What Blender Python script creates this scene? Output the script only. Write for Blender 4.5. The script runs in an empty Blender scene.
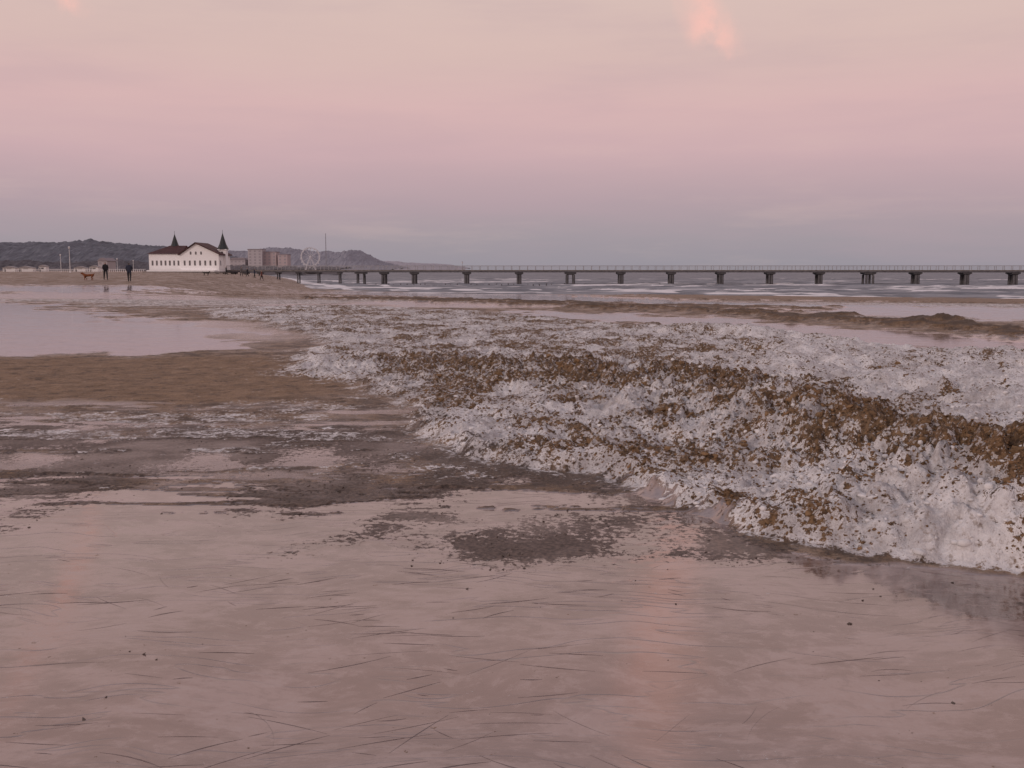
import bpy, bmesh, math, random
import numpy as np
from mathutils import Vector, Matrix
random.seed(7); rng=np.random.default_rng(11)
sc=bpy.context.scene
COL=sc.collection
PITCH=math.radians(6.503); EYE=1.5

# ------------------------------------------------------------------ noise
def _h(ix,iy,seed):
    h=(ix.astype(np.int64)*374761393+iy.astype(np.int64)*668265263+seed*1442695041)&0xffffffff
    h=((h^(h>>13))*1274126177)&0xffffffff
    h=h^(h>>16)
    return (h&0xffffff)/float(0xffffff)
def vn(x,y,seed=0):
    fx=np.floor(x);fy=np.floor(y);tx=x-fx;ty=y-fy
    tx=tx*tx*(3-2*tx);ty=ty*ty*(3-2*ty)
    a=_h(fx,fy,seed);b=_h(fx+1,fy,seed);c=_h(fx,fy+1,seed);d=_h(fx+1,fy+1,seed)
    return (a*(1-tx)+b*tx)*(1-ty)+(c*(1-tx)+d*tx)*ty
def fbm(x,y,seed=0,o=4,g=.5):
    s=0;a=1;n=0
    for i in range(o):
        c,sn=math.cos(i*1.1),math.sin(i*1.1)
        s=s+a*vn((x*c-y*sn)*2**i+17*i,(x*sn+y*c)*2**i-9*i,seed+i);n+=a;a*=g
    return s/n
def fbx(x,y,seed=0,o=4,g=.5):   # un-rotated, keeps stretch direction
    s=0;a=1;n=0
    for i in range(o):
        s=s+a*vn(x*2**i+17*i,y*2**i-9*i,seed+i);n+=a;a*=g
    return s/n
def ss(a,b,x):
    t=np.clip((x-a)/(b-a),0,1);return t*t*(3-2*t)
def poly_sdf(x,y,P):
    d=np.full(x.shape,1e18);ins=np.zeros(x.shape,bool);n=len(P)
    for i in range(n):
        ax,ay=P[i];bx,by=P[(i+1)%n];ex,ey=bx-ax,by-ay
        t=np.clip(((x-ax)*ex+(y-ay)*ey)/(ex*ex+ey*ey+1e-12),0,1)
        q=(x-ax-t*ex)**2+(y-ay-t*ey)**2
        d=np.minimum(d,q)
        c=((ay>y)!=(by>y))&(x<(bx-ax)*(y-ay)/((by-ay) if by!=ay else 1e-9)+ax)
        ins^=c
    return np.where(ins,1,-1)*np.sqrt(d)
def line_d(x,y,P,V=None):
    d=np.full(x.shape,1e18);v=np.zeros(x.shape);sg=np.ones(x.shape)
    for i in range(len(P)-1):
        ax,ay=P[i];bx,by=P[i+1];ex,ey=bx-ax,by-ay
        t=np.clip(((x-ax)*ex+(y-ay)*ey)/(ex*ex+ey*ey),0,1)
        q=(x-ax-t*ex)**2+(y-ay-t*ey)**2
        m=q<d;d=np.where(m,q,d)
        if V is not None: v=np.where(m,V[i]*(1-t)+V[i+1]*t,v)
        sg=np.where(m,np.sign(ex*(y-ay)-ey*(x-ax)),sg)
    return np.sqrt(d),v,sg

# ------------------------------------------------------------------ broad shape of the beach
SEA=-2.25
SHORE=[(700,-160),(85,122),(32,150),(-2,168),(-33,205),(-50,250),(-95,420),(-350,1200),(-2500,6000)]
def base_z(x,y):
    d,_,sg=line_d(x,y,SHORE)
    s=d*np.where(sg>0,1,-1)      # + inland
    prof=np.interp(s,[-400,-60,-10,0,35,65,90,112,400],[-12,-5,-2.7,-2.28,-1.65,-.9,-.35,0,0])
    left=(.25+.70*ss(.24,.34,-x/(np.maximum(y,0)+1)))*ss(30,170,y)
    w=ss(0,1,(-x-(9+.14*np.maximum(y,0)))/(5+.06*np.maximum(y,0)))*ss(25,60,y)*ss(-6,16,s)
    near=ss(40,60,y)
    z=prof*(1-w)+left*w
    return z*near
def site(b,dip):
    """theodolite reading (mil right of the axis, mil under the horizon) -> ground point"""
    v=(dip-114)/1000.; fy=math.cos(PITCH)-v*math.sin(PITCH); fz=-math.sin(PITCH)-v*math.cos(PITCH)
    k=1.5/(-fz)
    for _ in range(40):
        z=float(base_z(np.array([b/1000*k]),np.array([fy*k]))[0])
        k=.5*k+.5*(EYE-z)/(-fz)
    return (b/1000*k,fy*k)
def S(L): return [site(a-512,b-270) for a,b in L]

ICE=[S([(-900,1600),(-500,487),(0,488),(120,491),(250,499),(400,499),(520,493),(620,495),(690,499),(690,520),(760,547),(880,566),(1000,582),(1300,600),(1900,1600)]),
     S([(-300,300),(-60,301),(40,303),(75,311),(140,319),(235,326),(262,332),(230,340),(245,350),(150,353),(40,356),(-300,358)]),
     S([(300,291),(480,293),(700,297),(690,301),(800,304),(1200,311),(1200,328),(950,319),(820,313),(700,306),(560,302),(400,300),(330,297)]),
     S([(520,310),(700,317),(850,329),(1200,348),(1200,362),(1000,352),(860,343),(700,331),(600,323),(500,316)]),
     S([(-200,286),(60,286),(200,291),(230,293),(100,293),(-200,292)])]
SLUSH=[S([(285,549),(380,526),(520,514),(660,507),(730,530),(850,557),(900,566),(700,561),(560,557),(420,557),(340,554)]),
       S([(-60,515),(20,514),(42,519),(10,525),(-60,527)]),
       S([(880,590),(940,578),(1060,590),(1010,612),(930,612)]),  # slush plus the dark wet shadow at the mound's foot, painted as colour
       S([(-200,430),(150,425),(330,425),(420,440),(560,465),(640,490),(620,503),(400,507),(200,504),(-200,497)])]
SNOW=S([(200,309),(330,307),(480,313),(600,324),(700,333),(860,346),(1000,355),(1300,368),(1500,640),(1000,577),(900,563),(800,545),(700,527),(665,505),(640,490),(560,470),(450,452),(390,430),(400,400),(340,385),(270,372),(265,360),(330,345),(260,325),(210,318)])
THIN=S([(150,408),(300,404),(355,418),(300,434),(180,437),(110,424)])
SANDP=S([(-300,360),(120,358),(260,356),(340,368),(380,392),(300,400),(100,404),(-300,410)])
CREST=[(3.9,3.9),(3.0,5.3),(2.78,6.1),(2.62,8.1),(2.15,11.2),(1.15,13.2),(-.6,14.6),(-3.2,17)]
CRH=np.array([.40,.39,.35,.27,.21,.15,.08,.0]);CRW=np.array([.8,.70,.66,.66,.9,1.,1.1,1.])
RID2=S([(360,299),(440,301),(570,305),(700,311),(800,318),(900,325),(1024,337),(1200,350)])
RID3=S([(200,294),(330,295),(560,303),(700,306),(800,309)])
MOUND=site(938-512,327-270)
BAR=S([(620,297),(760,294),(1000,296),(1200,300),(1200,306),(900,302),(700,300)])

def fields(x,y):
    d=np.sqrt(x*x+y*y)+.01
    zb=base_z(x,y)
    wa=.012*d**1.35+.05
    wx=(fbm(x*.9,y*.9,3,4)-.5)*2.2+ (fbm(x*4,y*4,5,3)-.5)*.5
    wy=(fbm(x*.9+40,y*.9,7,4)-.5)*2.2+ (fbm(x*4,y*4+30,9,3)-.5)*.5
    X=x+wx*wa*1.6;Y=y+wy*wa*1.6
    fing=(fbx(x*1.5,y*6,11,5,.65)-.5)*3.0*ss(4.5,6.5,y)*(1-ss(12,18,y))+(fbx(x*.12,y*.35,13,4,.6)-.5)*9*ss(18,30,y)
    YF=Y+fing
    ed=.02+.006*d
    ice=np.zeros(x.shape)
    for i,P in enumerate(ICE):
        ice=np.maximum(ice,ss(-ed,ed,poly_sdf(X,YF if i in(0,4) else Y+fing*.25,P)))
    slush=np.zeros(x.shape)
    big=fbm(x*1.3,y*.8,21,5,.6)
    for i,P in enumerate(SLUSH):
        sd=poly_sdf(X,Y+fing*.7,P); slush=np.maximum(slush,ss(-.25-.02*d,.25+.01*d,sd))
    dc,ch,_=line_d(X,Y,CREST,CRH); _,cw,_=line_d(x,y,CREST,CRW)
    ssd=poly_sdf(x+wx*.20*(1+.05*d),y+wy*.20*(1+.05*d),SNOW)
    soft=.06+.6*(1-ss(-.4,1.3,x-(y-7)*.02))
    snow=ss(-soft-.01*d,soft+.012*d,ssd)
    thinL=ss(-5,3.2,x+.35*(y-8)+(big-.5)*7)
    snowd=snow*(.44+.52*thinL)
    thin=ss(-.4,.4,poly_sdf(X,Y,THIN))
    streak=fbx(x*.7,y*2.2,31,5,.65)
    snowd=np.maximum(snowd,thin*np.clip(.43+(streak-.5)*.6,0,1))
    sandp=ss(-.6,.6,poly_sdf(X,Y,SANDP))
    flat=(1-snow)*(1-ice)
    mid=ss(6,8,y)*(1-ss(15,19,y))
    snowd=np.maximum(snowd,flat*mid*(1-.8*sandp)*np.clip(.25+(streak-.42)*1.6,0,.44))
    far=ss(18,26,y)
    farst=fbx(x*.07+3,y*.16,37,5,.62)
    snowd=np.maximum(snowd,flat*far*(1-ss(55,80,y))*np.clip(.18+(farst-.45)*2.6,0,.50))
    ice=np.maximum(ice,(1-snow)*far*ss(.54,.6,fbx(x*.05,y*.11+8,41,4,.55))*.85*(1-ss(80,100,y)))
    ice=np.maximum(ice,(1-snow)*mid*(1-sandp)*ss(.56,.62,fbx(x*.6+4,y*2.0,43,5,.6))*.9)
    r2,_,_=line_d(X,Y,RID2);r3,_,_=line_d(X,Y,RID3)
    w2=.40+.016*y
    rid2=np.exp(-(r2/w2)**2); rid3=np.exp(-(r3/(1.1))**2)
    mo=np.exp(-(((x-MOUND[0])/.9)**2+((y-MOUND[1])/.9)**2))
    lum2=fbm(x*7,y*7,67,3,.6)-.5
    cd=np.exp(-(dc/(cw*.65))**2)
    deb=.40*snow+cd*ss(.0,.12,ch)*(.15+.22*(1-ss(7.5,10.5,y)))
    dn=fbm(x*1.3+5,y*1.3,51,5,.65)
    dn2=fbm(x*3.3+5,y*3.3,53,4,.6)
    deb=deb+(dn-.5)*1.25*snow+lum2*.55*snow+(dn2-.5)*.6*snow
    deb=deb+snow*.10*ss(8,12,y)*(1-ss(.5,5.5,x-(y-10)*.10))
    deb=deb-.15*snow*ss(3.4,5.,x)*ss(6,8,y)
    deb=np.clip(deb,0,.74)
    deb=np.maximum(deb,rid2*1.0);deb=np.maximum(deb,rid3*.9);deb=np.maximum(deb,mo)
    ice=ice*(1-ss(.25,.6,np.maximum(rid2,np.maximum(rid3,mo))))
    slush=slush*np.clip(.45+(big-.45)*3.0,0,1)
    # heights
    nr=1-ss(8,11,y)
    rise=ss(0,.22+.02*d-.14*nr,ssd)
    z=rise*(.04+.035*nr+.09*fbm(x*.35,y*.35,61,3))*(.25+.75*thinL)
    z=z+ch*np.exp(-(dc/cw)**2)*ss(-.02,.26,ssd)*(.55+.9*fbm(x*.9,y*.9,63,3))
    lum=1-np.abs(fbm(x*2.2,y*2.2,65,3)-.5)*4
    lum3=1-np.abs(vn(x*13+wx,y*13+wy,71)-.5)*2
    lum4=1-np.abs(vn(x*31+wy,y*31+wx,73)-.5)*2
    near=1-ss(9,16,y)
    cr=.5+1.25*ss(0,.1,ch)*np.exp(-(dc/(cw*1.5))**2)
    z=z+rise*(.09*(lum-.4)+.19*lum2*cr+.055*(lum3-.5)*cr+.024*near*(lum4-.5))*(.4+.6*thinL)
    mb=fbm(x*.5+y*.1,y*.9,75,3)
    z=z+rise*ss(2.0,4.5,x)*.18*ss(.42,.7,mb)
    z=z+rid2*(.06+.15*fbm(x*1.2,y*1.2,77,4,.65))*(1-.3*ss(60,100,y))
    z=z+rid3*.11*fbm(x*.8,y*.8,79,3)+mo*(.22+.25*(fbm(x*3,y*3,81,4)-.5))
    rough=(fbm(x*5,y*5,83,4,.6)-.5)
    z=z+rough*.024*(1-ice)*(1-rise)*(1+.05*np.minimum(d,20))+slush*.010*(fbm(x*9,y*9,85,3)-.35)
    z=z+(1-ice)*(1-snow)*(fbm(x*.5,y*.5,87,3)-.4)*.03
    bar=ss(-1,1,poly_sdf(X,Y,BAR))
    z=z+bar*.12
    ice=ice*(1-bar)
    z=z+zb
    return z,ice,snowd*(1-ice*.85)*(1-bar),deb,slush,np.maximum(sandp,.6*bar),rise

# ------------------------------------------------------------------ materials
def mat(name,col,rough=.7,spec=.4,metal=0,var=.12,scale=3.,bump=0,bscale=30):
    m=bpy.data.materials.new(name);m.use_nodes=True;nt=m.node_tree;N=nt.nodes;L=nt.links
    p=N['Principled BSDF'];p.inputs['Roughness'].default_value=rough;p.inputs['Metallic'].default_value=metal
    p.inputs['Specular IOR Level'].default_value=spec
    tc=N.new('ShaderNodeTexCoord');nz=N.new('ShaderNodeTexNoise');nz.inputs['Scale'].default_value=scale;nz.inputs['Detail'].default_value=4
    L.new(tc.outputs['Object'],nz.inputs['Vector'])
    r=N.new('ShaderNodeValToRGB');r.color_ramp.elements[0].position=.3;r.color_ramp.elements[1].position=.7
    r.color_ramp.elements[0].color=(*[c*(1-var) for c in col],1);r.color_ramp.elements[1].color=(*[min(1,c*(1+var)) for c in col],1)
    L.new(nz.outputs[0],r.inputs[0]);L.new(r.outputs[0],p.inputs['Base Color'])
    if bump:
        n2=N.new('ShaderNodeTexNoise');n2.inputs['Scale'].default_value=bscale;L.new(tc.outputs['Object'],n2.inputs['Vector'])
        b=N.new('ShaderNodeBump');b.inputs['Strength'].default_value=bump;b.inputs['Distance'].default_value=.02
        L.new(n2.outputs[0],b.inputs['Height']);L.new(b.outputs[0],p.inputs['Normal'])
    return m
class NB:
    def __init__(s,nt): s.nt=nt
    def n(s,t,**k):
        x=s.nt.nodes.new(t)
        for a,b in k.items(): setattr(x,a,b)
        return x
    def put(s,v,sock):
        if hasattr(v,'is_linked') or hasattr(v,'links'): s.nt.links.new(v,sock)
        elif isinstance(v,(tuple,list)): sock.default_value=(*v,1) if len(v)==3 and sock.type=='RGBA' else v
        else: sock.default_value=v
    def m(s,op,a,b=0.,c=None,clamp=False):
        x=s.n('ShaderNodeMath',operation=op,use_clamp=clamp);s.put(a,x.inputs[0]);s.put(b,x.inputs[1])
        if c is not None:s.put(c,x.inputs[2])
        return x.outputs[0]
    def ss(s,v,a,b,lo=0.,hi=1.):
        x=s.n('ShaderNodeMapRange',interpolation_type='SMOOTHSTEP');s.put(v,x.inputs[0])
        for i,q in enumerate((a,b,lo,hi)): s.put(q,x.inputs[i+1])
        return x.outputs[0]
    def mix(s,f,a,b):
        x=s.n('ShaderNodeMix',data_type='RGBA');s.put(f,x.inputs[0]);s.put(a,x.inputs[6]);s.put(b,x.inputs[7]);return x.outputs[2]
    def fm(s,f,a,b):
        x=s.n('ShaderNodeMix',data_type='FLOAT');s.put(f,x.inputs[0]);s.put(a,x.inputs[2]);s.put(b,x.inputs[3]);return x.outputs[0]
    def noise(s,vec,scale,detail=5,rough=.55,dist=0):
        x=s.n('ShaderNodeTexNoise');s.put(vec,x.inputs['Vector']);x.inputs['Scale'].default_value=scale
        x.inputs['Detail'].default_value=detail;x.inputs['Roughness'].default_value=rough;x.inputs['Distortion'].default_value=dist
        return x.outputs[0]
    def mapv(s,vec,rot=0,scale=(1,1,1),loc=(0,0,0)):
        x=s.n('ShaderNodeMapping');s.put(vec,x.inputs[0]);x.inputs['Rotation'].default_value=(0,0,rot)
        x.inputs['Scale'].default_value=scale;x.inputs['Location'].default_value=loc;return x.outputs[0]
def attr(nb,name):
    a=nb.n('ShaderNodeAttribute');a.attribute_name=name;return a.outputs['Fac']

def ground_mat():
    m=bpy.data.materials.new('beach_surface');m.use_nodes=True;nt=m.node_tree;nb=NB(nt);p=nt.nodes['Principled BSDF'];L=nt.links
    P=nb.n('ShaderNodeNewGeometry').outputs['Position']
    ice=attr(nb,'ice');snow=attr(nb,'snow');deb=attr(nb,'debris');sl=attr(nb,'slush');sp=attr(nb,'sandy')
    nA=nb.noise(P,2.2,8,.80)                              # many-scaled speckle
    nB=nb.noise(nb.mapv(P,loc=(7,3,1)),3.1,8,.84)
    nf=nb.noise(nb.mapv(P,loc=(1,5,2)),22,5,.72); nl=nb.noise(P,.8,4,.6)
    nf2=nb.noise(nb.mapv(P,loc=(4,4,1)),38,3,.65)
    sand=nb.mix(nb.ss(nA,.40,.60),(.078,.050,.033),(.25,.165,.105))
    sand=nb.mix(nb.m('MULTIPLY',nb.ss(nB,.52,.60),.6),sand,(.38,.275,.195))
    sand=nb.mix(nb.m('MULTIPLY',sp,.5),sand,(.27,.165,.085))
    sand=nb.mix(nb.m('MULTIPLY',nb.ss(nB,.47,.40),.75),sand,(.055,.034,.022))
    wet=nb.m('MULTIPLY',nb.ss(nl,.4,.62),nb.m('SUBTRACT',1.,sp),clamp=True)
    # --- ice
    wv=nb.n('ShaderNodeTexNoise');wv.inputs['Scale'].default_value=.9;wv.inputs['Detail'].default_value=2
    L.new(P,wv.inputs['Vector']);sc_=nb.n('ShaderNodeVectorMath',operation='SCALE');L.new(wv.outputs['Color'],sc_.inputs[0]);sc_.inputs['Scale'].default_value=.7
    P2=nb.n('ShaderNodeVectorMath',operation='ADD');L.new(P,P2.inputs[0]);L.new(sc_.outputs[0],P2.inputs[1]);PW=P2.outputs[0]
    def rid(rot,sx,sy,s,w,loc=(0,0,0)):
        n=nb.noise(nb.mapv(PW,rot,(sx,sy,1),loc),s,2,.5)
        return nb.ss(nb.m('ABSOLUTE',nb.m('SUBTRACT',n,.5)),0.,w,1.,0.)
    r1=rid(.10,.7,4.0,1.5,.012);r2=rid(-.5,.8,5,1.2,.010,(5,2,0))
    pm=nb.noise(nb.mapv(P,loc=(2,2,5)),.9,3,.6)
    r1=nb.m('MULTIPLY',r1,nb.ss(pm,.46,.58));r2=nb.m('MULTIPLY',r2,nb.ss(pm,.52,.42))
    lines=nb.m('MAXIMUM',r1,nb.m('MULTIPLY',r2,.7))
    frost=nb.noise(nb.mapv(PW,.1,(1,2.6,1)),2.0,7,.66)
    frost2=nb.noise(nb.mapv(PW,.3,(1,1.6,1),(3,3,3)),9.0,5,.74)
    rimy=nb.noise(nb.mapv(P,loc=(6,1,3),scale=(1,1.8,1)),1.3,6,.66)     # rime-clouded versus clear ice
    rm=nb.ss(rimy,.47,.58)
    icec=nb.mix(rm,(.125,.080,.068),(.255,.188,.172))
    icec=nb.mix(nb.m('MULTIPLY',nb.ss(frost,.38,.64),.5),icec,(.25,.182,.165))
    icec=nb.mix(nb.m('MULTIPLY',nb.ss(frost2,.50,.64),.40),icec,(.36,.28,.26))
    icec=nb.mix(nb.m('MULTIPLY',nb.ss(frost2,.48,.36),.40),icec,(.10,.068,.058))
    icec=nb.mix(nb.m('MULTIPLY',lines,.45),icec,(.08,.052,.045))
    spk=nb.m('MULTIPLY',nb.ss(nB,.60,.66),.6)
    icec=nb.mix(nb.m('MULTIPLY',spk,.7),icec,(.09,.06,.05))
    # --- snow
    sc=nb.mix(nb.ss(nA,.36,.60),(.46,.425,.42),(.78,.75,.745))
    sc=nb.mix(nb.m('MULTIPLY',nb.ss(nf,.47,.36),.65),sc,(.30,.235,.195))
    deN=nb.m('ADD',nb.m('MULTIPLY',nA,.35),nb.m('MULTIPLY',nf,.65))
    debm=nb.ss(nb.m('ADD',deb,nb.m('MULTIPLY',nb.m('SUBTRACT',deN,.5),4.2)),.50,.60)
    debc=nb.mix(nb.ss(nf2,.35,.65),(.066,.038,.020),(.22,.130,.065))
    debc=nb.mix(nb.m('MULTIPLY',nb.ss(nB,.52,.60),.5),debc,(.32,.21,.125))
    debc=nb.mix(nb.m('MULTIPLY',nb.ss(deb,.74,.95),.75),debc,(.055,.036,.024))
    snm=nb.ss(nb.m('ADD',snow,nb.m('MULTIPLY',nb.m('SUBTRACT',nb.m('ADD',nb.m('MULTIPLY',nf,.4),nb.m('MULTIPLY',nB,.6)),.5),3.6)),.40,.56)
    slm=nb.ss(nb.m('ADD',sl,nb.m('MULTIPLY',nb.m('SUBTRACT',deN,.5),3.6)),.42,.55)
    base=nb.mix(ice,sand,icec)
    mud=nb.mix(nb.ss(nf2,.4,.62),(.045,.032,.026),(.14,.100,.080))
    base=nb.mix(nb.m('MULTIPLY',slm,.88),base,mud)
    base=nb.mix(snm,base,sc)
    base=nb.mix(debm,base,debc)
    L.new(base,p.inputs['Base Color'])
    iceflat=nb.m('MULTIPLY',nb.m('MULTIPLY',ice,nb.m('SUBTRACT',1.,slm)),nb.m('MULTIPLY',nb.m('SUBTRACT',1.,snm),nb.m('SUBTRACT',1.,debm)),clamp=True)
    wetf=nb.m('MULTIPLY',wet,nb.m('SUBTRACT',1.,nb.m('MAXIMUM',snm,debm)),clamp=True)
    ro=nb.fm(wetf,.62,.3)
    ro=nb.fm(iceflat,ro,nb.m('ADD',nb.fm(rm,.02,.12),nb.ss(frost2,.5,.62,0.,.10)))
    L.new(ro,p.inputs['Roughness'])
    L.new(nb.fm(iceflat,.35,.85),p.inputs['Specular IOR Level'])
    L.new(nb.fm(iceflat,1.45,2.0),p.inputs['IOR'])
    hs=nb.m('ADD',nb.m('MULTIPLY',nf,.035),nb.m('MULTIPLY',nf2,.014))
    hi=nb.m('ADD',nb.m('MULTIPLY',lines,-.0009),nb.m('MULTIPLY',frost,.0015))
    h=nb.fm(ice,hs,hi)
    b=nb.n('ShaderNodeBump');b.inputs['Strength'].default_value=.8;b.inputs['Distance'].default_value=1.0
    L.new(h,b.inputs['Height']);L.new(b.outputs[0],p.inputs['Normal'])
    return m

# ------------------------------------------------------------------ mesh helpers
def grid_mesh(name,X,Y,Z,attrs,mt):
    r,c=X.shape;me=bpy.data.meshes.new(name)
    co=np.stack([X,Y,Z],-1).reshape(-1,3).astype(np.float32)
    i=np.arange(r*c).reshape(r,c)
    q=np.stack([i[:-1,:-1],i[:-1,1:],i[1:,1:],i[1:,:-1]],-1).reshape(-1,4).astype(np.int32)
    me.vertices.add(len(co));me.vertices.foreach_set('co',co.ravel())
    me.loops.add(q.size);me.loops.foreach_set('vertex_index',q.ravel())
    me.polygons.add(len(q));me.polygons.foreach_set('loop_start',np.arange(0,q.size,4,dtype=np.int32))
    me.polygons.foreach_set('use_smooth',np.ones(len(q),bool))
    me.update(calc_edges=True)
    for k,v in attrs.items():
        a=me.attributes.new(k,'FLOAT','POINT');a.data.foreach_set('value',v.ravel().astype(np.float32))
    me.materials.append(mt)
    o=bpy.data.objects.new(name,me);COL.objects.link(o);return o
def tri_mesh(name,V,F,mt,smooth=False,mi=None):
    me=bpy.data.meshes.new(name);V=np.asarray(V,np.float32);F=np.asarray(F,np.int32)
    me.vertices.add(len(V));me.vertices.foreach_set('co',V.ravel())
    me.loops.add(F.size);me.loops.foreach_set('vertex_index',F.ravel())
    me.polygons.add(len(F));me.polygons.foreach_set('loop_start',np.arange(0,F.size,F.shape[1],dtype=np.int32))
    me.polygons.foreach_set('use_smooth',np.full(len(F),smooth))
    for q in (mt if isinstance(mt,list) else [mt]): me.materials.append(q)
    if mi is not None: me.polygons.foreach_set('material_index',np.asarray(mi,np.int32))
    me.update(calc_edges=True)
    o=bpy.data.objects.new(name,me);COL.objects.link(o);return o
class MB:
    def __init__(s): s.bm=bmesh.new()
    def box(s,x0,x1,y0,y1,z0,z1,mi=0,bev=0):
        v=[s.bm.verts.new(c) for c in [(x0,y0,z0),(x1,y0,z0),(x1,y1,z0),(x0,y1,z0),(x0,y0,z1),(x1,y0,z1),(x1,y1,z1),(x0,y1,z1)]]
        for f in [(3,2,1,0),(4,5,6,7),(0,1,5,4),(1,2,6,5),(2,3,7,6),(3,0,4,7)]:
            s.bm.faces.new([v[i] for i in f]).material_index=mi
    def poly(s,vs,mi=0):
        s.bm.faces.new([s.bm.verts.new(v) for v in vs]).material_index=mi
    def prism(s,pts,y0,y1,mi=0):
        a=[s.bm.verts.new((x,y0,z)) for x,z in pts];b=[s.bm.verts.new((x,y1,z)) for x,z in pts];n=len(pts)
        s.bm.faces.new(a).material_index=mi;s.bm.faces.new(b[::-1]).material_index=mi
        for i in range(n): s.bm.faces.new([a[(i+1)%n],a[i],b[i],b[(i+1)%n]]).material_index=mi
    def cone(s,p0,p1,r0,r1,n=10,mi=0,rot=0):
        p0=Vector(p0);p1=Vector(p1);ax=(p1-p0).normalized();t=ax.orthogonal().normalized()
        if abs(ax.z)>.99: t=Vector((1,0,0))
        u=ax.cross(t)
        A=[];B=[]
        for i in range(n):
            a=rot+2*math.pi*i/n;dv=t*math.cos(a)+u*math.sin(a)
            A.append(s.bm.verts.new(p0+dv*r0));B.append(s.bm.verts.new(p1+dv*max(r1,1e-4)))
        s.bm.faces.new(A[::-1]).material_index=mi;s.bm.faces.new(B).material_index=mi
        for i in range(n):
            f=s.bm.faces.new([A[i],A[(i+1)%n],B[(i+1)%n],B[i]]);f.material_index=mi
    def done(s,name,mats,parent=None,loc=None,rz=0):
        bmesh.ops.recalc_face_normals(s.bm,faces=s.bm.faces)
        me=bpy.data.meshes.new(name);s.bm.to_mesh(me);s.bm.free()
        for q in mats: me.materials.append(q)
        o=bpy.data.objects.new(name,me);COL.objects.link(o)
        if parent:o.parent=parent
        if loc:o.location=loc
        o.rotation_euler[2]=rz
        return o
def empty(name,loc=(0,0,0),rz=0):
    e=bpy.data.objects.new(name,None);e.location=loc;e.rotation_euler[2]=rz;e.empty_display_size=.5;COL.objects.link(e);return e
def gz(x,y): return float(fields(np.array([x]),np.array([float(y)]))[0][0])

# ------------------------------------------------------------------ GROUND
yr=[-6,-4,-2,-.5,.6,1.2]
y=1.6
while y<60: yr.append(y);y*=1.0037
while y<320: yr.append(y);y*=1.009
while y<9000: yr.append(y);y*=1.06
yr=np.array(yr)
uc=np.linspace(-.60,.60,1040)
ex=.60+np.cumsum(np.linspace(.004,.12,38))
u=np.concatenate([-ex[::-1],uc,ex])
Yg=np.repeat(yr[:,None],len(u),1);Xg=u[None,:]*(np.maximum(Yg,1.6)+.6)
Z,I_,Sn,De,Sl,Sp,Ri=fields(Xg,Yg)
gm=ground_mat()
grid_mesh('beach_ground',Xg,Yg,Z,dict(ice=I_,snow=Sn,debris=De,slush=Sl,sandy=Sp),gm)

# ------------------------------------------------------------------ SEA
yr=[60.];
while yr[-1]<420: yr.append(yr[-1]*1.0035)
while yr[-1]<12000: yr.append(yr[-1]*1.03)
yr=np.array(yr);u=np.linspace(-1.2,2.2,1100)
Ys=np.repeat(yr[:,None],len(u),1);Xs=u[None,:]*Ys
w1=fbx(Xs*.035,Ys*.11,101,4,.55);w2=fbm(Xs*.12+3,Ys*.4,103,3,.6);
ridge=1-np.abs(w1-.5)*4
Zs=SEA+ (.46*np.clip(ridge,0,1)**2+.22*(w2-.5))*(1-.7*ss(500,2500,Ys))
foam=ss(.82,1.0,ridge+.9*(w2-.5))*ss(.43,.57,fbm(Xs*.02+9,Ys*.035,105,3))*(1-.6*ss(260,500,Ys))
dsh,_,sg=line_d(Xs,Ys,SHORE)
foam=np.maximum(foam,np.exp(-(dsh/3.0)**2)*ss(.36,.48,w1+.2*(w2-.5)))
foam=np.maximum(foam,.9*np.exp(-((dsh-11-6*(w1-.5))/1.6)**2)*ss(.45,.55,fbm(Xs*.05,Ys*.05,107,3)))
sm=bpy.data.materials.new('sea_water');sm.use_nodes=True;nb=NB(sm.node_tree);p=sm.node_tree.nodes['Principled BSDF']
Pp=nb.n('ShaderNodeNewGeometry').outputs['Position']
fo=attr(nb,'foam');nn=nb.noise(nb.mapv(Pp,scale=(.3,1,1)),.35,5,.65)
c=nb.mix(nb.ss(nn,.35,.65),(.14,.15,.17),(.30,.305,.33))
c=nb.mix(nb.ss(nb.m('ADD',fo,nb.m('MULTIPLY',nb.m('SUBTRACT',nn,.5),.9)),.45,.7),c,(.74,.72,.73))
sm.node_tree.links.new(c,p.inputs['Base Color']);p.inputs['Roughness'].default_value=.55;p.inputs['IOR'].default_value=1.33
p.inputs['Specular IOR Level'].default_value=.15
b=nb.n('ShaderNodeBump');b.inputs['Distance'].default_value=.3;b.inputs['Strength'].default_value=.8
sm.node_tree.links.new(nb.noise(nb.mapv(Pp,scale=(.5,1,1)),1.2,3,.6),b.inputs['Height']);sm.node_tree.links.new(b.outputs[0],p.inputs['Normal'])
grid_mesh('sea',Xs,Ys,Zs,dict(foam=foam),sm)

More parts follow.
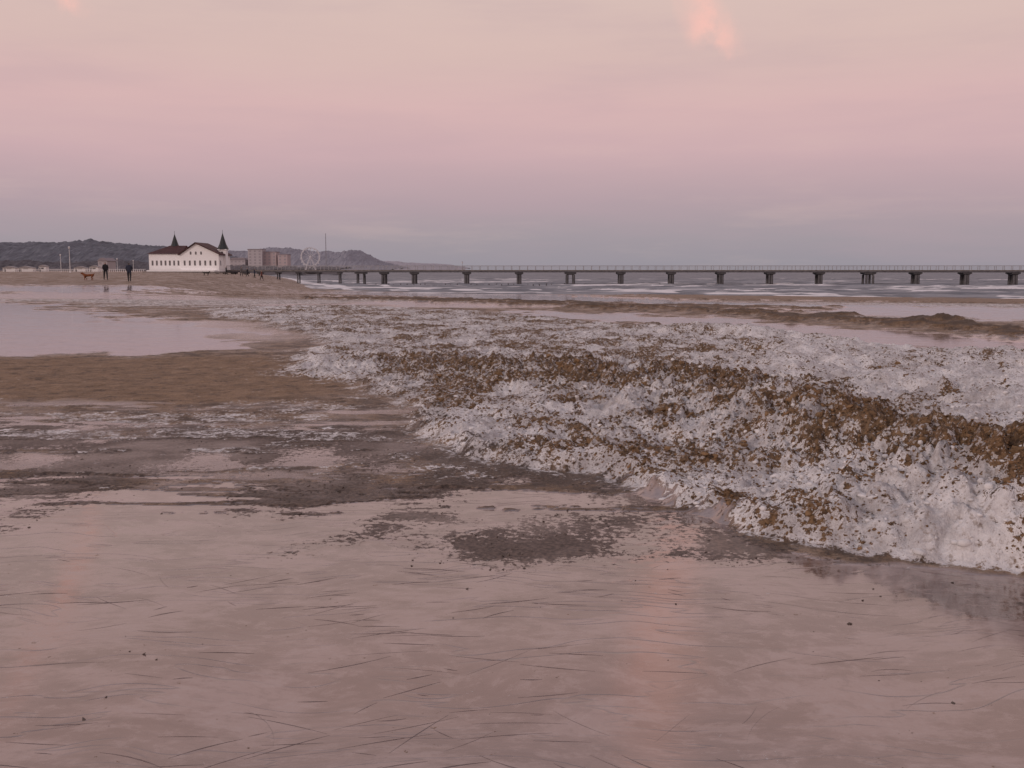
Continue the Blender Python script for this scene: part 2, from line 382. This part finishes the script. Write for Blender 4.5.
# ------------------------------------------------------------------ loose weed clumps and snow lumps on the drift
ico=[];t=(1+5**.5)/2
for a in (-1,1):
    for b_ in (-t,t): ico+= [(0,a,b_),(a,b_,0),(b_,0,a)]
ico=np.array(ico)/np.linalg.norm([1,t])
bmx=bmesh.new();
for v in ico: bmx.verts.new(v)
r_=bmesh.ops.convex_hull(bmx,input=bmx.verts);bmx.verts.index_update();bmx.verts.ensure_lookup_table()
IV=np.array([v.co[:] for v in bmx.verts]);IF=np.array([[v.index for v in f.verts] for f in bmx.faces]);bmx.free()
def scatter(name,mt,n,prob,dr,smin,smax,flat,sink,pw=1.6,smooth=False,jag=.35,tilt=.6):
    d=dr[0]*(dr[1]/dr[0])**rng.random(n);bb=rng.uniform(-.62,.75,n);x=bb*d;y=d
    z,ic,sn,de,sl,sp_,ri=fields(x,y)
    k=rng.random(n)<prob(x,y,ic,sn,de,sl,ri)
    x,y,z=x[k],y[k],z[k];m=len(x)
    s=smin+(smax-smin)*rng.random(m)**pw*1.0
    V=IV[None]*(1+jag*rng.standard_normal((m,len(IV),1)).clip(-1.5,1.5))
    V=V*np.stack([rng.uniform(.7,1.6,m),rng.uniform(.6,1.1,m),rng.uniform(.5,1,m)*flat],-1)[:,None,:]
    a=rng.uniform(0,6.28,m);ca,sa=np.cos(a)[:,None],np.sin(a)[:,None]
    tl=rng.uniform(-tilt,tilt,m)[:,None]
    vx,vy,vz=V[...,0],V[...,1],V[...,2]
    vx,vz=vx*np.cos(tl)-vz*np.sin(tl),vx*np.sin(tl)+vz*np.cos(tl)
    V=np.stack([vx*ca-vy*sa,vx*sa+vy*ca,vz],-1)*s[:,None,None]
    V=V+np.stack([x,y,z+s*flat*sink],-1)[:,None,:]
    F=(IF[None]+np.arange(m)[:,None,None]*len(IV)).reshape(-1,3)
    return tri_mesh(name,V.reshape(-1,3),F,mt,smooth)
weed=mat('weed_brown',(.165,.096,.049),.75,.25,var=.65,scale=9,bump=.5,bscale=90)
snowm=mat('crusted_snow',(.67,.645,.64),.55,.3,var=.18,scale=12,bump=.4,bscale=60)
clod=mat('dark_clods',(.10,.073,.058),.6,.4,var=.5,scale=10)
sandm=mat('frozen_sand_lumps',(.22,.135,.072),.8,.2,var=.4,scale=14,bump=.8,bscale=70)
icem=mat('ice_rib',(.19,.135,.12),.2,.8,var=.3,scale=2)
scatter('seaweed_clumps',weed,460000,lambda x,y,ic,sn,de,sl,ri:np.clip((de-.12)*1.3,0,1)*(ri>.1)*np.clip(.30+3.6*(fbm(x*8,y*8,201,3)-.44),0,1),(4.2,24),.0025,.0150,.8,.2,2.8)
scatter('frozen_sand_lumps',sandm,60000,lambda x,y,ic,sn,de,sl,ri:(ri>.3)*np.clip((de-.50)*2.2,0,1)*.35,(4.4,16),.012,.045,.8,-.15,2.2,False,.2,.4)
scatter('snow_lumps',snowm,60000,lambda x,y,ic,sn,de,sl,ri:(ri>.2)*np.clip(.8-de,0,1)*.35,(4.3,20),.006,.034,.8,-.25,2.4,True,.14,.2)
scatter('mud_clods',clod,140000,lambda x,y,ic,sn,de,sl,ri:(ri<.05)*np.clip(sl*.8,0,1)*.45*np.clip(3*(fbm(x*4,y*4,207,3)-.42),0,1)+(ri<.05)*(y<7)*.0008+(ri<.1)*(ic<.5)*(y>6.5)*.14*np.clip(4*(fbm(x*2,y*4,209,4)-.42),0,1),(3.2,20),.0025,.011,.4,.2,2.8)

V=[];F=[]
def rib(x,y,a,l,w,h,cv):
    n=5;st=len(V)
    for i in range(n+1):
        t=i/n;aa=a+cv*(t-.5);px=x+math.cos(aa)*l*(t-.5);py=y+math.sin(aa)*l*(t-.5)
        ww=w*math.sin(math.pi*min(max(t,.06),.94))*random.uniform(.7,1.2)
        nx,ny=-math.sin(aa),math.cos(aa)
        V.extend([(px-nx*ww,py-ny*ww,-.002),(px,py,h*math.sin(math.pi*min(max(t,.1),.9))),(px+nx*ww,py+ny*ww,-.002)])
    for i in range(n):
        q=st+3*i
        F.extend([(q,q+3,q+4,q+1),(q+1,q+4,q+5,q+2)])
for cidx in range(90):
    cy=random.uniform(1.9,5.2);cx=random.uniform(-.62,.62)*(cy+.6);a0=random.choice([random.gauss(.03,.14),random.gauss(.03,.14),random.gauss(.6,.2),random.gauss(-.55,.2)])
    for k in range(random.randint(2,6)):
        rib(cx+random.gauss(0,.28),cy+random.gauss(0,.16),a0+random.gauss(0,.16),random.uniform(.04,.34),random.uniform(.0008,.0026),random.uniform(.0008,.002),random.gauss(0,.15))
tri_mesh('ice_ribs',V,F,icem,True)

# ------------------------------------------------------------------ PIER
def bx(px,d): return (px-512)/1000*d
wood=mat('weathered_timber',(.20,.18,.17),.8,.2,var=.3,scale=1.5)
conc=mat('dark_steel_piles',(.11,.105,.11),.7,.3,var=.3,scale=1)
railm=mat('galvanised_rail',(.33,.32,.33),.5,.5,var=.15)
XL=-72.;XR=190.
def py_at(x): return 256-(x-XL)*.045
pier=empty('pier')
ang=math.atan(-.045)
mb=MB()
Lp=(XR-XL)
mb.box(0,Lp,-1.9,1.9,1.30,1.55,0)
mb.box(0,Lp,-1.98,-1.6,.90,1.296,1);mb.box(0,Lp,1.6,1.98,.90,1.296,1)
o=mb.done('deck',[wood,conc],pier,(XL,256,0),ang)
mb=MB()
for side in (-1.85,1.85):
    for zz in (1.85,2.12,2.38): mb.box(0,Lp,side-.03,side+.03,zz,zz+.05)
    mb.box(0,Lp,side-.06,side+.06,2.50,2.60)
    n=int(Lp/2.0)
    for i in range(n+1): mb.box(i*2.0-.05,i*2.0+.05,side-.05,side+.05,1.552,2.5)
mb.done('railing',[railm],pier,(XL,256,0),ang)
mb=MB()
supports=[236,248,262,280,300,320,341,362,385,415,467,519,570,620,670,719,768,817,866,913,962,1010,1059,1108,1157,1206]
for i,px in enumerate(supports):
    d=250.
    for _ in range(5): d=py_at(bx(px,d))
    x=bx(px,d);wide=px in(570,866,362)
    big=px>380
    cw_=1.05 if big else .45
    if wide: cw_=1.4
    r=.30 if big else .17
    mb.box(x-cw_,x+cw_,d-1.7,d+1.7,.55,.896)
    if big: mb.prism([(x-cw_*.5,.3),(x+cw_*.5,.3),(x+cw_,.548),(x-cw_,.548)],d-1.3,d+1.3)
    offs=[-.8,.8] if wide else ([-.28,.3] if big else [0])
    for ox in offs:
        for oy in (-1.2,1.2):
            mb.cone((x+ox,d+oy,.295 if big else .546),(x+ox*1.1,d+oy*1.15,-5),r,r*1.05,10)
mb.done('supports',[conc],pier)
whitep=mat('white_paint',(.78,.76,.76),.5,.4,var=.05)
def lamp(name,loc,h,arm=.0,m=railm,head=.22):
    mb=MB();mb.cone((0,0,0),(0,0,h),.08,.045,8,0);mb.cone((0,0,0),(0,0,.4),.16,.12,8,0)
    mb.cone((0,0,h),(0,0,h+head*1.5),head*.5,head,8,1);mb.cone((0,0,h+head*1.5),(0,0,h+head*2.2),head*1.15,.03,8,0)
    return mb.done(name,[m,whitep],None,loc)
for px in (463,):
    d=py_at(bx(px,247));lamp('pier_lantern',(bx(px,d),d-1.7,1.55),1.6)
mb=MB()
for i in range(34):
    px=376+i*6.3+random.uniform(-1,1);d=232+random.uniform(-1.5,1.5);x=bx(px,d)
    mb.cone((x,d,-4),(x+random.uniform(-.05,.05),d,SEA+random.uniform(.3,.75)),.13,.11,6)
mb.done('wooden_groyne',[conc])

# ------------------------------------------------------------------ PIER PAVILION
roofm=mat('dark_red_roof',(.075,.032,.032),.7,.3,var=.3,scale=1.2)
spirem=mat('slate_spire',(.030,.036,.038),.45,.4,var=.3)
wallm=mat('white_render',(.92,.905,.90),.6,.3,var=.03)
glass=mat('dark_window',(.14,.13,.135),.15,.6,var=.2)
pav=empty('pier_pavilion',(0,250,0))
def zz_(py): return 1.5+(270-py)*.25
X=lambda px:(px-512)*.25
mb=MB()
zb=zz_(271.5)
mb.box(X(150.5),X(183),.8,10,zb,zz_(254))
gx0,gx1=X(183),X(221);gm_=(gx0+gx1)/2-.9
mb.prism([(gx0,zb),(gx1,zb),(gx1,zz_(254.5)),(gm_,zz_(244)),(gx0,zz_(254.5))],0,10)
mb.box(X(152),X(219),-2.2,-.002,zb,zb+.35)
mb.done('walls',[wallm],pav)
mb=MB()
e=.4;x0,x1=X(150.5)-e,X(183);y0,y1=.8-e,10+e;ze=zz_(254)+.01;zr=zz_(245.5)
A=(x0,y0,ze);B=(x1,y0,ze);C=(x1,y1,ze);D=(x0,y1,ze);E=(x0+4.2,5.4,zr);Fv=(x1,5.4,zr)
mb.poly([A,B,Fv,E]);mb.poly([C,D,E,Fv]);mb.poly([D,A,E]);mb.poly([A,D,C,B]);mb.poly([B,C,Fv])
for s in(-1,1):
    xe=gx0 if s<0 else gx1
    xo=xe+s*.55;z0=zz_(254.5)-.22;z1=zz_(244)+.08
    mb.prism([(xo,z0),(gm_,z1),(gm_,z1+.26),(xo,z0+.26)],-.45,10.4)
mb.done('roof',[roofm],pav)
mb=MB()
for k in range(7):
    xx=X(154+k*4.3);mb.box(xx-.2,xx+.2,.74,.797,zb+1.5,zb+2.7)
for k in range(7):
    xx=X(187+k*5.1);mb.box(xx-.2,xx+.2,-.06,-.003,zb+1.5,zb+2.7)
for k in(-1,0,1): mb.box(gm_+k*1.3-.18,gm_+k*1.3+.18,-.06,-.003,zb+4.2,zb+4.9)
for k in range(3): mb.box(gx1+.003,gx1+.06,1.2+k*3,1.8+k*3,zb+1.5,zb+2.7)
mb.done('windows',[glass],pav)
mb=MB()
for xx,ty,sy in((X(174)-1.,6.0,234),(gx1-.3,5.0,233)):
    w=.95;top=zz_(250)
    mb.box(xx-w,xx+w,ty-w,ty+w,zb,top,0)
    mb.box(xx-w-.18,xx+w+.18,ty-w-.18,ty+w+.18,top,top+.22,0)
    mb.cone((xx,ty,top+.225),(xx,ty,top+1.5),1.45,.85,8,1,math.pi/8)
    mb.cone((xx,ty,top+1.5),(xx,ty,zz_(sy)),.85,.05,8,1,math.pi/8)
    mb.cone((xx,ty,zz_(sy)),(xx,ty,zz_(sy)+.8),.05,.03,6,1)
    mb.box(xx-.25,xx+.25,ty-w-.05,ty-w-.003,top-1.5,top-.4,2)
mb.done('corner_towers',[wallm,spirem,glass],pav)
mb=MB()
mb.box(X(149),X(225),-3,11,zb-.35,zb-.003,0)
for i in range(10):
    for yy in(-2.5,5,10): mb.cone((X(150)+i*2,yy,zb-.356),(X(150)+i*2,yy,-2.5),.2,.2,8,0)
mb.done('platform',[wood,whitep],pav)

# ------------------------------------------------------------------ promenade things
for px,d,h in((73,210,5.0),(64,260,4.2),(120,300,3.6),(136,330,3.4)):
    x=bx(px,d);lamp('street_lamp',(x,d,gz(x,d)-.05),h,0,whitep)
kr=mat('kiosk_roof',(.3,.27,.27),.7)
def kiosk(px,d,w,h,nm='beach_kiosk'):
    x=bx(px,d);z=gz(x,d)-.05
    mb=MB();mb.box(-w/2,w/2,-1.2,1.2,0,h,0);mb.prism([(-w/2-.25,h+.003),(w/2+.25,h+.003),(0,h+.6)],-1.5,1.5,1)
    mb.box(-w*.15,w*.2,-1.24,-1.203,.9,h*.8,2);mb.box(-w*.42,-w*.25,-1.24,-1.203,.0,h*.8,2)
    mb.done(nm,[whitep,kr,glass],None,(x,d,z))
for px,d,w,h in((14,330,4,1.3),(30,340,5,1.3),(47,345,2.4,1.8),(84,350,4,1.3),(98,350,3,1.6)): kiosk(px,d,w,h)
mb=MB()
for i in range(70):
    px=8+i*2;d=290;x=bx(px,d);mb.box(x-.05,x+.05,d-.05,d+.05,.6,1.75)
mb.box(bx(8,290),bx(148,290),289.93,290.07,1.65,1.75)
mb.done('promenade_fence',[whitep])

# ------------------------------------------------------------------ hills and distant buildings
def hill(name,prof,d0,depth,mt,seed,trees,amp=.0062):
    px=np.arange(prof[0][0],prof[-1][0],.35);top=np.interp(px,[a for a,_ in prof],[b for _,b in prof])
    v=np.linspace(0,1,34);PX,VV=np.meshgrid(px,v)
    D=d0+VV*depth;X_=(PX-512)/1000*d0
    H=np.interp(PX,px,(270-top))*d0/1000.
    shape=np.sin(np.clip(VV*1.25,0,1)*math.pi/2)*(1-.5*ss(.85,1,VV))
    n=fbm(X_*trees,D*trees*.6,seed,5,.72)-.5
    n2=fbm(X_*trees*.25,D*trees*.2,seed+5,3)-.5
    Zh=1.5+H*shape*(1+.22*n2)+n*d0*amp*1.3*ss(0,.15,VV)*ss(0,4*d0/1000,H)-3*(1-ss(0,.05,VV))
    grid_mesh(name,X_,D,Zh,{},mt)
hm1=mat('bare_woodland',(.18,.182,.205),.95,.05,var=.22,scale=.06)  # aerial haze painted into the woodland base colours, paler with each farther hill
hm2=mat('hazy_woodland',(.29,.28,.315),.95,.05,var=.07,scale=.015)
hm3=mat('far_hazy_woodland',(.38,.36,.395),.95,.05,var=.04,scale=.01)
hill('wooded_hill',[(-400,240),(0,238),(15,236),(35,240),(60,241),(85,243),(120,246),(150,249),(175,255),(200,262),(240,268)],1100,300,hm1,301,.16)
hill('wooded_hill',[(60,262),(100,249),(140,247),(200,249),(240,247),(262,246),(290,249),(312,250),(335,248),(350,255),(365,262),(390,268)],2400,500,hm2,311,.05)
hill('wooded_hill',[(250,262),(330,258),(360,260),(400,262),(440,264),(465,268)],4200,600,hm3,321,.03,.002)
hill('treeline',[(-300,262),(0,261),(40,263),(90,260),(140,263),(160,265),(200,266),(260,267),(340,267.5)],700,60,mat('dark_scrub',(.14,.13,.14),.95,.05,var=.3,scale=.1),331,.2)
hot=mat('hazed_facade',(.47,.385,.385),.8,.2,var=.08,scale=.05);hot2=mat('hazed_plaster',(.47,.43,.445),.8,.2,var=.05,scale=.05)  # distance haze mixed into the hotel wall, window and roof colours
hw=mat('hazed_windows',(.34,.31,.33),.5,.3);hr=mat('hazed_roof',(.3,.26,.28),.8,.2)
def block(px0,px1,y0,d,storeys,m,name='hotel_building',gable=0):
    x0,x1=bx(px0,d),bx(px1,d);zt=1.5+(270-y0)*d/1000;z0=1.0
    mb=MB();mb.box(x0,x1,0,14,z0,zt,0)
    if gable: mb.prism([(x0-.6,zt+.005),(x1+.6,zt+.005),(x1-2,zt+gable),(x0+2,zt+gable)],-.5,14.5,2)
    else: mb.box(x0-.3,x1+.3,-.3,14.3,zt+.005,zt+.7,2)
    n=max(2,int((x1-x0)/3.2));dz=(zt-z0)/storeys
    for s in range(storeys):
        for i in range(n):
            cx=x0+(i+.5)*(x1-x0)/n;cz=z0+(s+.5)*dz
            mb.box(cx-.8,cx+.8,-.08,-.004,cz-.6,cz+.7,1)
    mb.done(name,[m,hw,hr],None,(0,d,0))
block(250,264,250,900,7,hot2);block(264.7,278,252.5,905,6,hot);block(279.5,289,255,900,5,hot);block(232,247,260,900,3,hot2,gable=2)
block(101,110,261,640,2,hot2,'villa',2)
fw=empty('ferris_wheel',(bx(312,700),700,0));cz=1.5+13*.7;R=6.6
mb=MB()
for yy in(-.7,.7):
    for rr in(R,R*.93):
        for i in range(36):
            a,b_=2*math.pi*i/36,2*math.pi*(i+1)/36
            mb.cone((rr*math.cos(a),yy,cz+rr*math.sin(a)),(rr*math.cos(b_),yy,cz+rr*math.sin(b_)),.13,.13,5)
    for i in range(12):
        a=2*math.pi*i/12;mb.cone((0,yy,cz),(R*math.cos(a),yy,cz+R*math.sin(a)),.06,.06,4)
mb.cone((0,-1.3,cz),(0,1.3,cz),.5,.5,10)
fwm=mat('wheel_steel',(.66,.64,.66),.5,.4)
mb.done('wheel',[fwm],fw)
mb=MB()
for s in(-1,1):
    for yy in(-1.4,1.4): mb.cone((s*4,yy,.5),(0,yy*.9,cz),.22,.15,6)
mb.box(-5,5,-2,2,.3,1.2);mb.done('support_frame',[fwm],fw)
mb=MB()
for i in range(18):
    a=2*math.pi*i/18+.1;x=R*math.cos(a);z=cz+R*math.sin(a)
    mb.box(x-.4,x+.4,-.5,.5,z-1.1,z-.5);mb.cone((x,0,z-.5),(x,0,z),.3,.04,6)
mb.done('gondolas',[fwm],fw)
mb=MB();d=800;hh=38*.8
for ox,oy in((-.5,-.4),(.5,-.4),(0,.5)): mb.cone((ox,oy,0),(ox*.3,oy*.3,hh),.12,.07,5)
for i in range(24):
    z=i*hh/24;k=1-.7*i/24;k2=1-.7*(i+1)/24
    mb.cone((-.5*k,-.4*k,z),(.5*k2,-.4*k2,z+hh/24),.05,.05,4);mb.cone((.5*k,-.4*k,z),(0,.5*k2,z+hh/24),.05,.05,4);mb.cone((0,.5*k,z),(-.5*k2,-.4*k2,z+hh/24),.05,.05,4)
mb.done('lattice_mast',[mat('hazed_steel',(.3,.29,.32),.6)],None,(bx(327.5,d),d,0))  # mast steel colour has distance haze painted in

# ------------------------------------------------------------------ people and dog
def skin(name,verts,edges,rad,mats,matfn,loc,rz,root=0):
    me=bpy.data.meshes.new(name+'_sk');me.from_pydata(verts,edges,[]);o=bpy.data.objects.new(name+'_sk',me);COL.objects.link(o)
    sk=o.modifiers.new('s','SKIN');sk.use_smooth_shade=True
    for i,r in enumerate(rad):
        r=r if isinstance(r,tuple) else (r,r);me.skin_vertices[0].data[i].radius=r
    me.skin_vertices[0].data[root].use_root=True
    o.modifiers.new('u','SUBSURF').levels=2
    dg=bpy.context.evaluated_depsgraph_get();m2=bpy.data.meshes.new_from_object(o.evaluated_get(dg))
    bpy.data.objects.remove(o)
    m2.name=name
    for q in mats:m2.materials.append(q)
    for f in m2.polygons:
        f.material_index=matfn(f.center);f.use_smooth=True
    n=bpy.data.objects.new(name,m2);COL.objects.link(n);n.location=loc;n.rotation_euler[2]=rz;return n
skinm=mat('skin',(.45,.27,.2),.5,.4,var=.05);shoem=mat('shoes',(.03,.03,.03))
def person(px,d,h,coat,trou,hat,stride,rz):
    x=bx(px,d);z=gz(x,d);k=h/1.75
    s=stride
    V=[(0,0,.95),(0,0,1.12),(0,0,1.34),(0,0,1.46),(0,-.01,1.53),(0,0,1.62),(0,0,1.70),(0,-.105,1.615),
       (.19,0,1.40),(.25,s*.12,1.14),(.19,-.14,.96),(-.19,0,1.40),(-.25,-s*.10,1.14),(-.19,-.16,.97),
       (.10,0,.90),(.11,-s*.20,.50),(.11,-s*.30+.0,.09),(.11,-s*.30-.16,.04),
       (-.10,0,.90),(-.11,s*.12,.50),(-.11,s*.38,.12),(-.11,s*.38-.15,.05)]
    V=[(a*k,b*k,c*k) for a,b,c in V]
    E=[(0,1),(1,2),(2,3),(3,4),(4,5),(5,6),(5,7),(2,8),(8,9),(9,10),(2,11),(11,12),(12,13),(0,14),(14,15),(15,16),(16,17),(0,18),(18,19),(19,20),(20,21)]
    R=[(.19,.14),(.175,.13),(.20,.14),(.09,.08),.06,(.085,.10),(.07,.085),.022,.085,.062,.05,.085,.062,.05,.115,.078,.05,.04,.115,.078,.05,.04]
    R=[(r*k,r*k) if not isinstance(r,tuple) else (r[0]*k,r[1]*k) for r in R]
    def mf(c):
        if c.z<.11*k:return 3
        if c.z<.80*k:return 1
        if c.z<1.50*k:return 0
        if c.z>1.64*k or c.y>.03:return 2
        return 4
    return skin('walking_person',V,E,R,[coat,trou,hat,shoem,skinm],mf,(x,d,z-.01),rz)
c1=mat('black_coat',(.02,.02,.025),.8);c2=mat('navy_jacket',(.03,.035,.06),.8);tr=mat('dark_trousers',(.03,.03,.035),.8);c3=mat('red_brown_coat',(.14,.05,.04),.8);hatm=mat('knit_hat',(.06,.05,.05),.9);grey=mat('grey_coat',(.16,.15,.15),.8)
person(108,102,1.84,c1,tr,hatm,1.0,.5);person(131.5,95,1.84,c2,tr,hatm,.8,3.4)
person(228,200,1.7,c1,tr,hatm,.7,1.5);person(243,185,1.75,grey,tr,hatm,.6,.8);person(249,190,1.7,c1,tr,hatm,.9,-1.0);person(263,175,1.75,c3,tr,hatm,.7,1.4);person(256,190,1.75,c2,tr,hatm,.4,2)
fur=mat('red_brown_fur',(.20,.07,.03),.8,.2,var=.25,scale=8)
def dog(px,d,rz,fur,k=1.):
    x=bx(px,d);z=gz(x,d)
    V=[(0,0,.52),(.25,0,.50),(.42,0,.54),(.55,0,.68),(.66,0,.74),(.80,0,.70),(-.25,0,.54),(-.42,0,.56),(-.55,0,.66),(-.68,0,.80),
       (.36,.10,.40),(.40,.11,.22),(.36,.11,.03),(.41,.11,.02),(.36,-.10,.40),(.30,-.11,.22),(.20,-.11,.05),(.25,-.11,.03),
       (-.38,.10,.44),(-.30,.11,.30),(-.46,.11,.20),(-.42,.11,.03),(-.36,.11,.02),(-.38,-.10,.44),(-.24,-.11,.30),(-.32,-.11,.19),(-.24,-.11,.03),(-.18,-.11,.02),
       (.62,.07,.82),(.60,.10,.74),(.62,-.07,.82),(.60,-.10,.74)]
    E=[(0,1),(1,2),(2,3),(3,4),(4,5),(0,6),(6,7),(7,8),(8,9),(2,10),(10,11),(11,12),(12,13),(2,14),(14,15),(15,16),(16,17),(7,18),(18,19),(19,20),(20,21),(21,22),(7,23),(23,24),(24,25),(25,26),(26,27),(4,28),(28,29),(4,30),(30,31)]
    R=[.13,.165,.15,.09,.085,.045,.12,.12,.035,.02,.07,.04,.028,.03,.07,.04,.028,.03,.085,.06,.033,.027,.03,.085,.06,.033,.027,.03,.03,.02,.03,.02]
    V=[(a*k,b*k,c*k) for a,b,c in V];R=[r*k for r in R]
    return skin('dog',V,E,R,[fur],lambda c:0,(x,d,z-.005),rz)
dog(91,101,3.3,fur,.95);dog(208,150,.2,mat('dark_fur',(.04,.035,.03),.8),.8)

# ------------------------------------------------------------------ sky, light, camera
W=bpy.data.worlds.new('World');sc.world=W;W.use_nodes=True;nt=W.node_tree;nt.nodes.clear();nb=NB(nt)
out=nb.n('ShaderNodeOutputWorld');tc=nb.n('ShaderNodeTexCoord').outputs['Generated']
sep=nb.n('ShaderNodeSeparateXYZ');nt.links.new(tc,sep.inputs[0]);dx,dy,dz=sep.outputs
def lin(r,g,b): return tuple(((c/255+.055)/1.055)**2.4 if c>10 else c/3294 for c in(r,g,b))
wob=nb.noise(nb.mapv(tc,scale=(1,1,5)),2.0,5,.55)
el=nb.m('ADD',dz,nb.m('MULTIPLY',nb.m('SUBTRACT',wob,.5),.035))
ramp=nb.n('ShaderNodeValToRGB');cr=ramp.color_ramp;nt.links.new(el,ramp.inputs[0])
stops=[(0,(152,148,158)),(.028,(162,153,162)),(.066,(180,159,168)),(.113,(206,173,178)),(.155,(217,181,181)),(.2,(216,186,181)),(.25,(218,191,184)),(.40,(226,190,183)),(.6,(192,178,184)),(1.,(160,166,184))]
cr.elements[0].position=0;cr.elements[0].color=(*lin(*stops[0][1]),1);cr.elements[1].position=1;cr.elements[1].color=(*lin(*stops[-1][1]),1)
for p_,c_ in stops[1:-1]:
    e_=cr.elements.new(p_);e_.color=(*lin(*c_),1)
uu=nb.m('DIVIDE',dx,nb.m('MAXIMUM',dy,.05));vv=nb.m('DIVIDE',dz,nb.m('MAXIMUM',dy,.05))
cn=nb.noise(nb.mapv(tc,scale=(1,1,.7)),14,5,.6);cn2=nb.noise(tc,34,5,.6)
def wisp(u0,v0,slope,w,lo,hi):
    c=nb.m('SUBTRACT',uu,nb.m('ADD',u0,nb.m('MULTIPLY',nb.m('SUBTRACT',vv,v0),slope)))
    c=nb.m('ADD',c,nb.m('MULTIPLY',nb.m('SUBTRACT',cn,.5),.06))
    g=nb.ss(nb.m('ABSOLUTE',c),0.,w,1.,0.)
    g=nb.m('MULTIPLY',g,nb.ss(nb.m('ADD',vv,nb.m('MULTIPLY',nb.m('SUBTRACT',cn2,.5),.05)),lo,lo+.03))
    g=nb.m('MULTIPLY',g,nb.ss(vv,hi-.12,hi,1.,0.))
    return nb.m('MULTIPLY',g,nb.ss(cn2,.3,.6,.4,1.))
w1_=wisp(.18,.25,-.33,.034,.205,.50);w2_=wisp(-.432,.27,-.5,.022,.24,.5)
w3_=nb.m('MULTIPLY',nb.m('MULTIPLY',nb.ss(nb.m('ABSOLUTE',nb.m('ADD',nb.m('SUBTRACT',uu,.158),nb.m('MULTIPLY',nb.m('SUBTRACT',cn,.5),.12))),0.,.06,1.,0.),nb.ss(vv,.28,.36)),nb.ss(vv,.42,.62,1.,0.))
front=nb.ss(dy,.05,.2)
wm=nb.m('MULTIPLY',nb.m('MULTIPLY',nb.m('MAXIMUM',w1_,w2_),front),.95)
soft=nb.noise(nb.mapv(tc,scale=(1,1,7)),3.2,6,.6)
colr=nb.mix(nb.m('MULTIPLY',nb.ss(soft,.45,.7),.20),ramp.outputs[0],lin(186,160,170))
colr=nb.mix(nb.m('MULTIPLY',nb.ss(soft,.5,.3),.16),colr,lin(226,196,186))
colr=nb.mix(wm,colr,lin(252,196,184))
colr=nb.mix(nb.m('MULTIPLY',nb.m('MULTIPLY',w3_,front),.6),colr,(1.15,.66,.56))
bg=nb.n('ShaderNodeBackground');nt.links.new(colr,bg.inputs[0]);bg.inputs[1].default_value=.96
sky=nb.n('ShaderNodeTexSky',sky_type='NISHITA',sun_disc=False);sky.sun_elevation=math.radians(3);sky.sun_rotation=math.radians(200)
bg2=nb.n('ShaderNodeBackground');nt.links.new(sky.outputs[0],bg2.inputs[0]);bg2.inputs[1].default_value=.006
ad=nb.n('ShaderNodeAddShader');nt.links.new(bg.outputs[0],ad.inputs[0]);nt.links.new(bg2.outputs[0],ad.inputs[1]);nt.links.new(ad.outputs[0],out.inputs[0])
sd=bpy.data.lights.new('sun','SUN');sd.energy=.95;sd.angle=math.radians(12);sd.color=(1,.86,.80)
so=bpy.data.objects.new('sun',sd);COL.objects.link(so)
dirv=Vector((.75,.55,-.34));so.rotation_euler=dirv.to_track_quat('-Z','Y').to_euler()
cam=bpy.data.cameras.new('camera');cam.lens=36*1000/1024;cam.sensor_width=36;cam.clip_end=20000;cam.clip_start=.05
co=bpy.data.objects.new('camera',cam);COL.objects.link(co);co.location=(0,0,EYE);co.rotation_euler=(math.pi/2-PITCH,0,0);sc.camera=co
sc.view_settings.view_transform='Standard';sc.view_settings.look='None';sc.view_settings.exposure=0
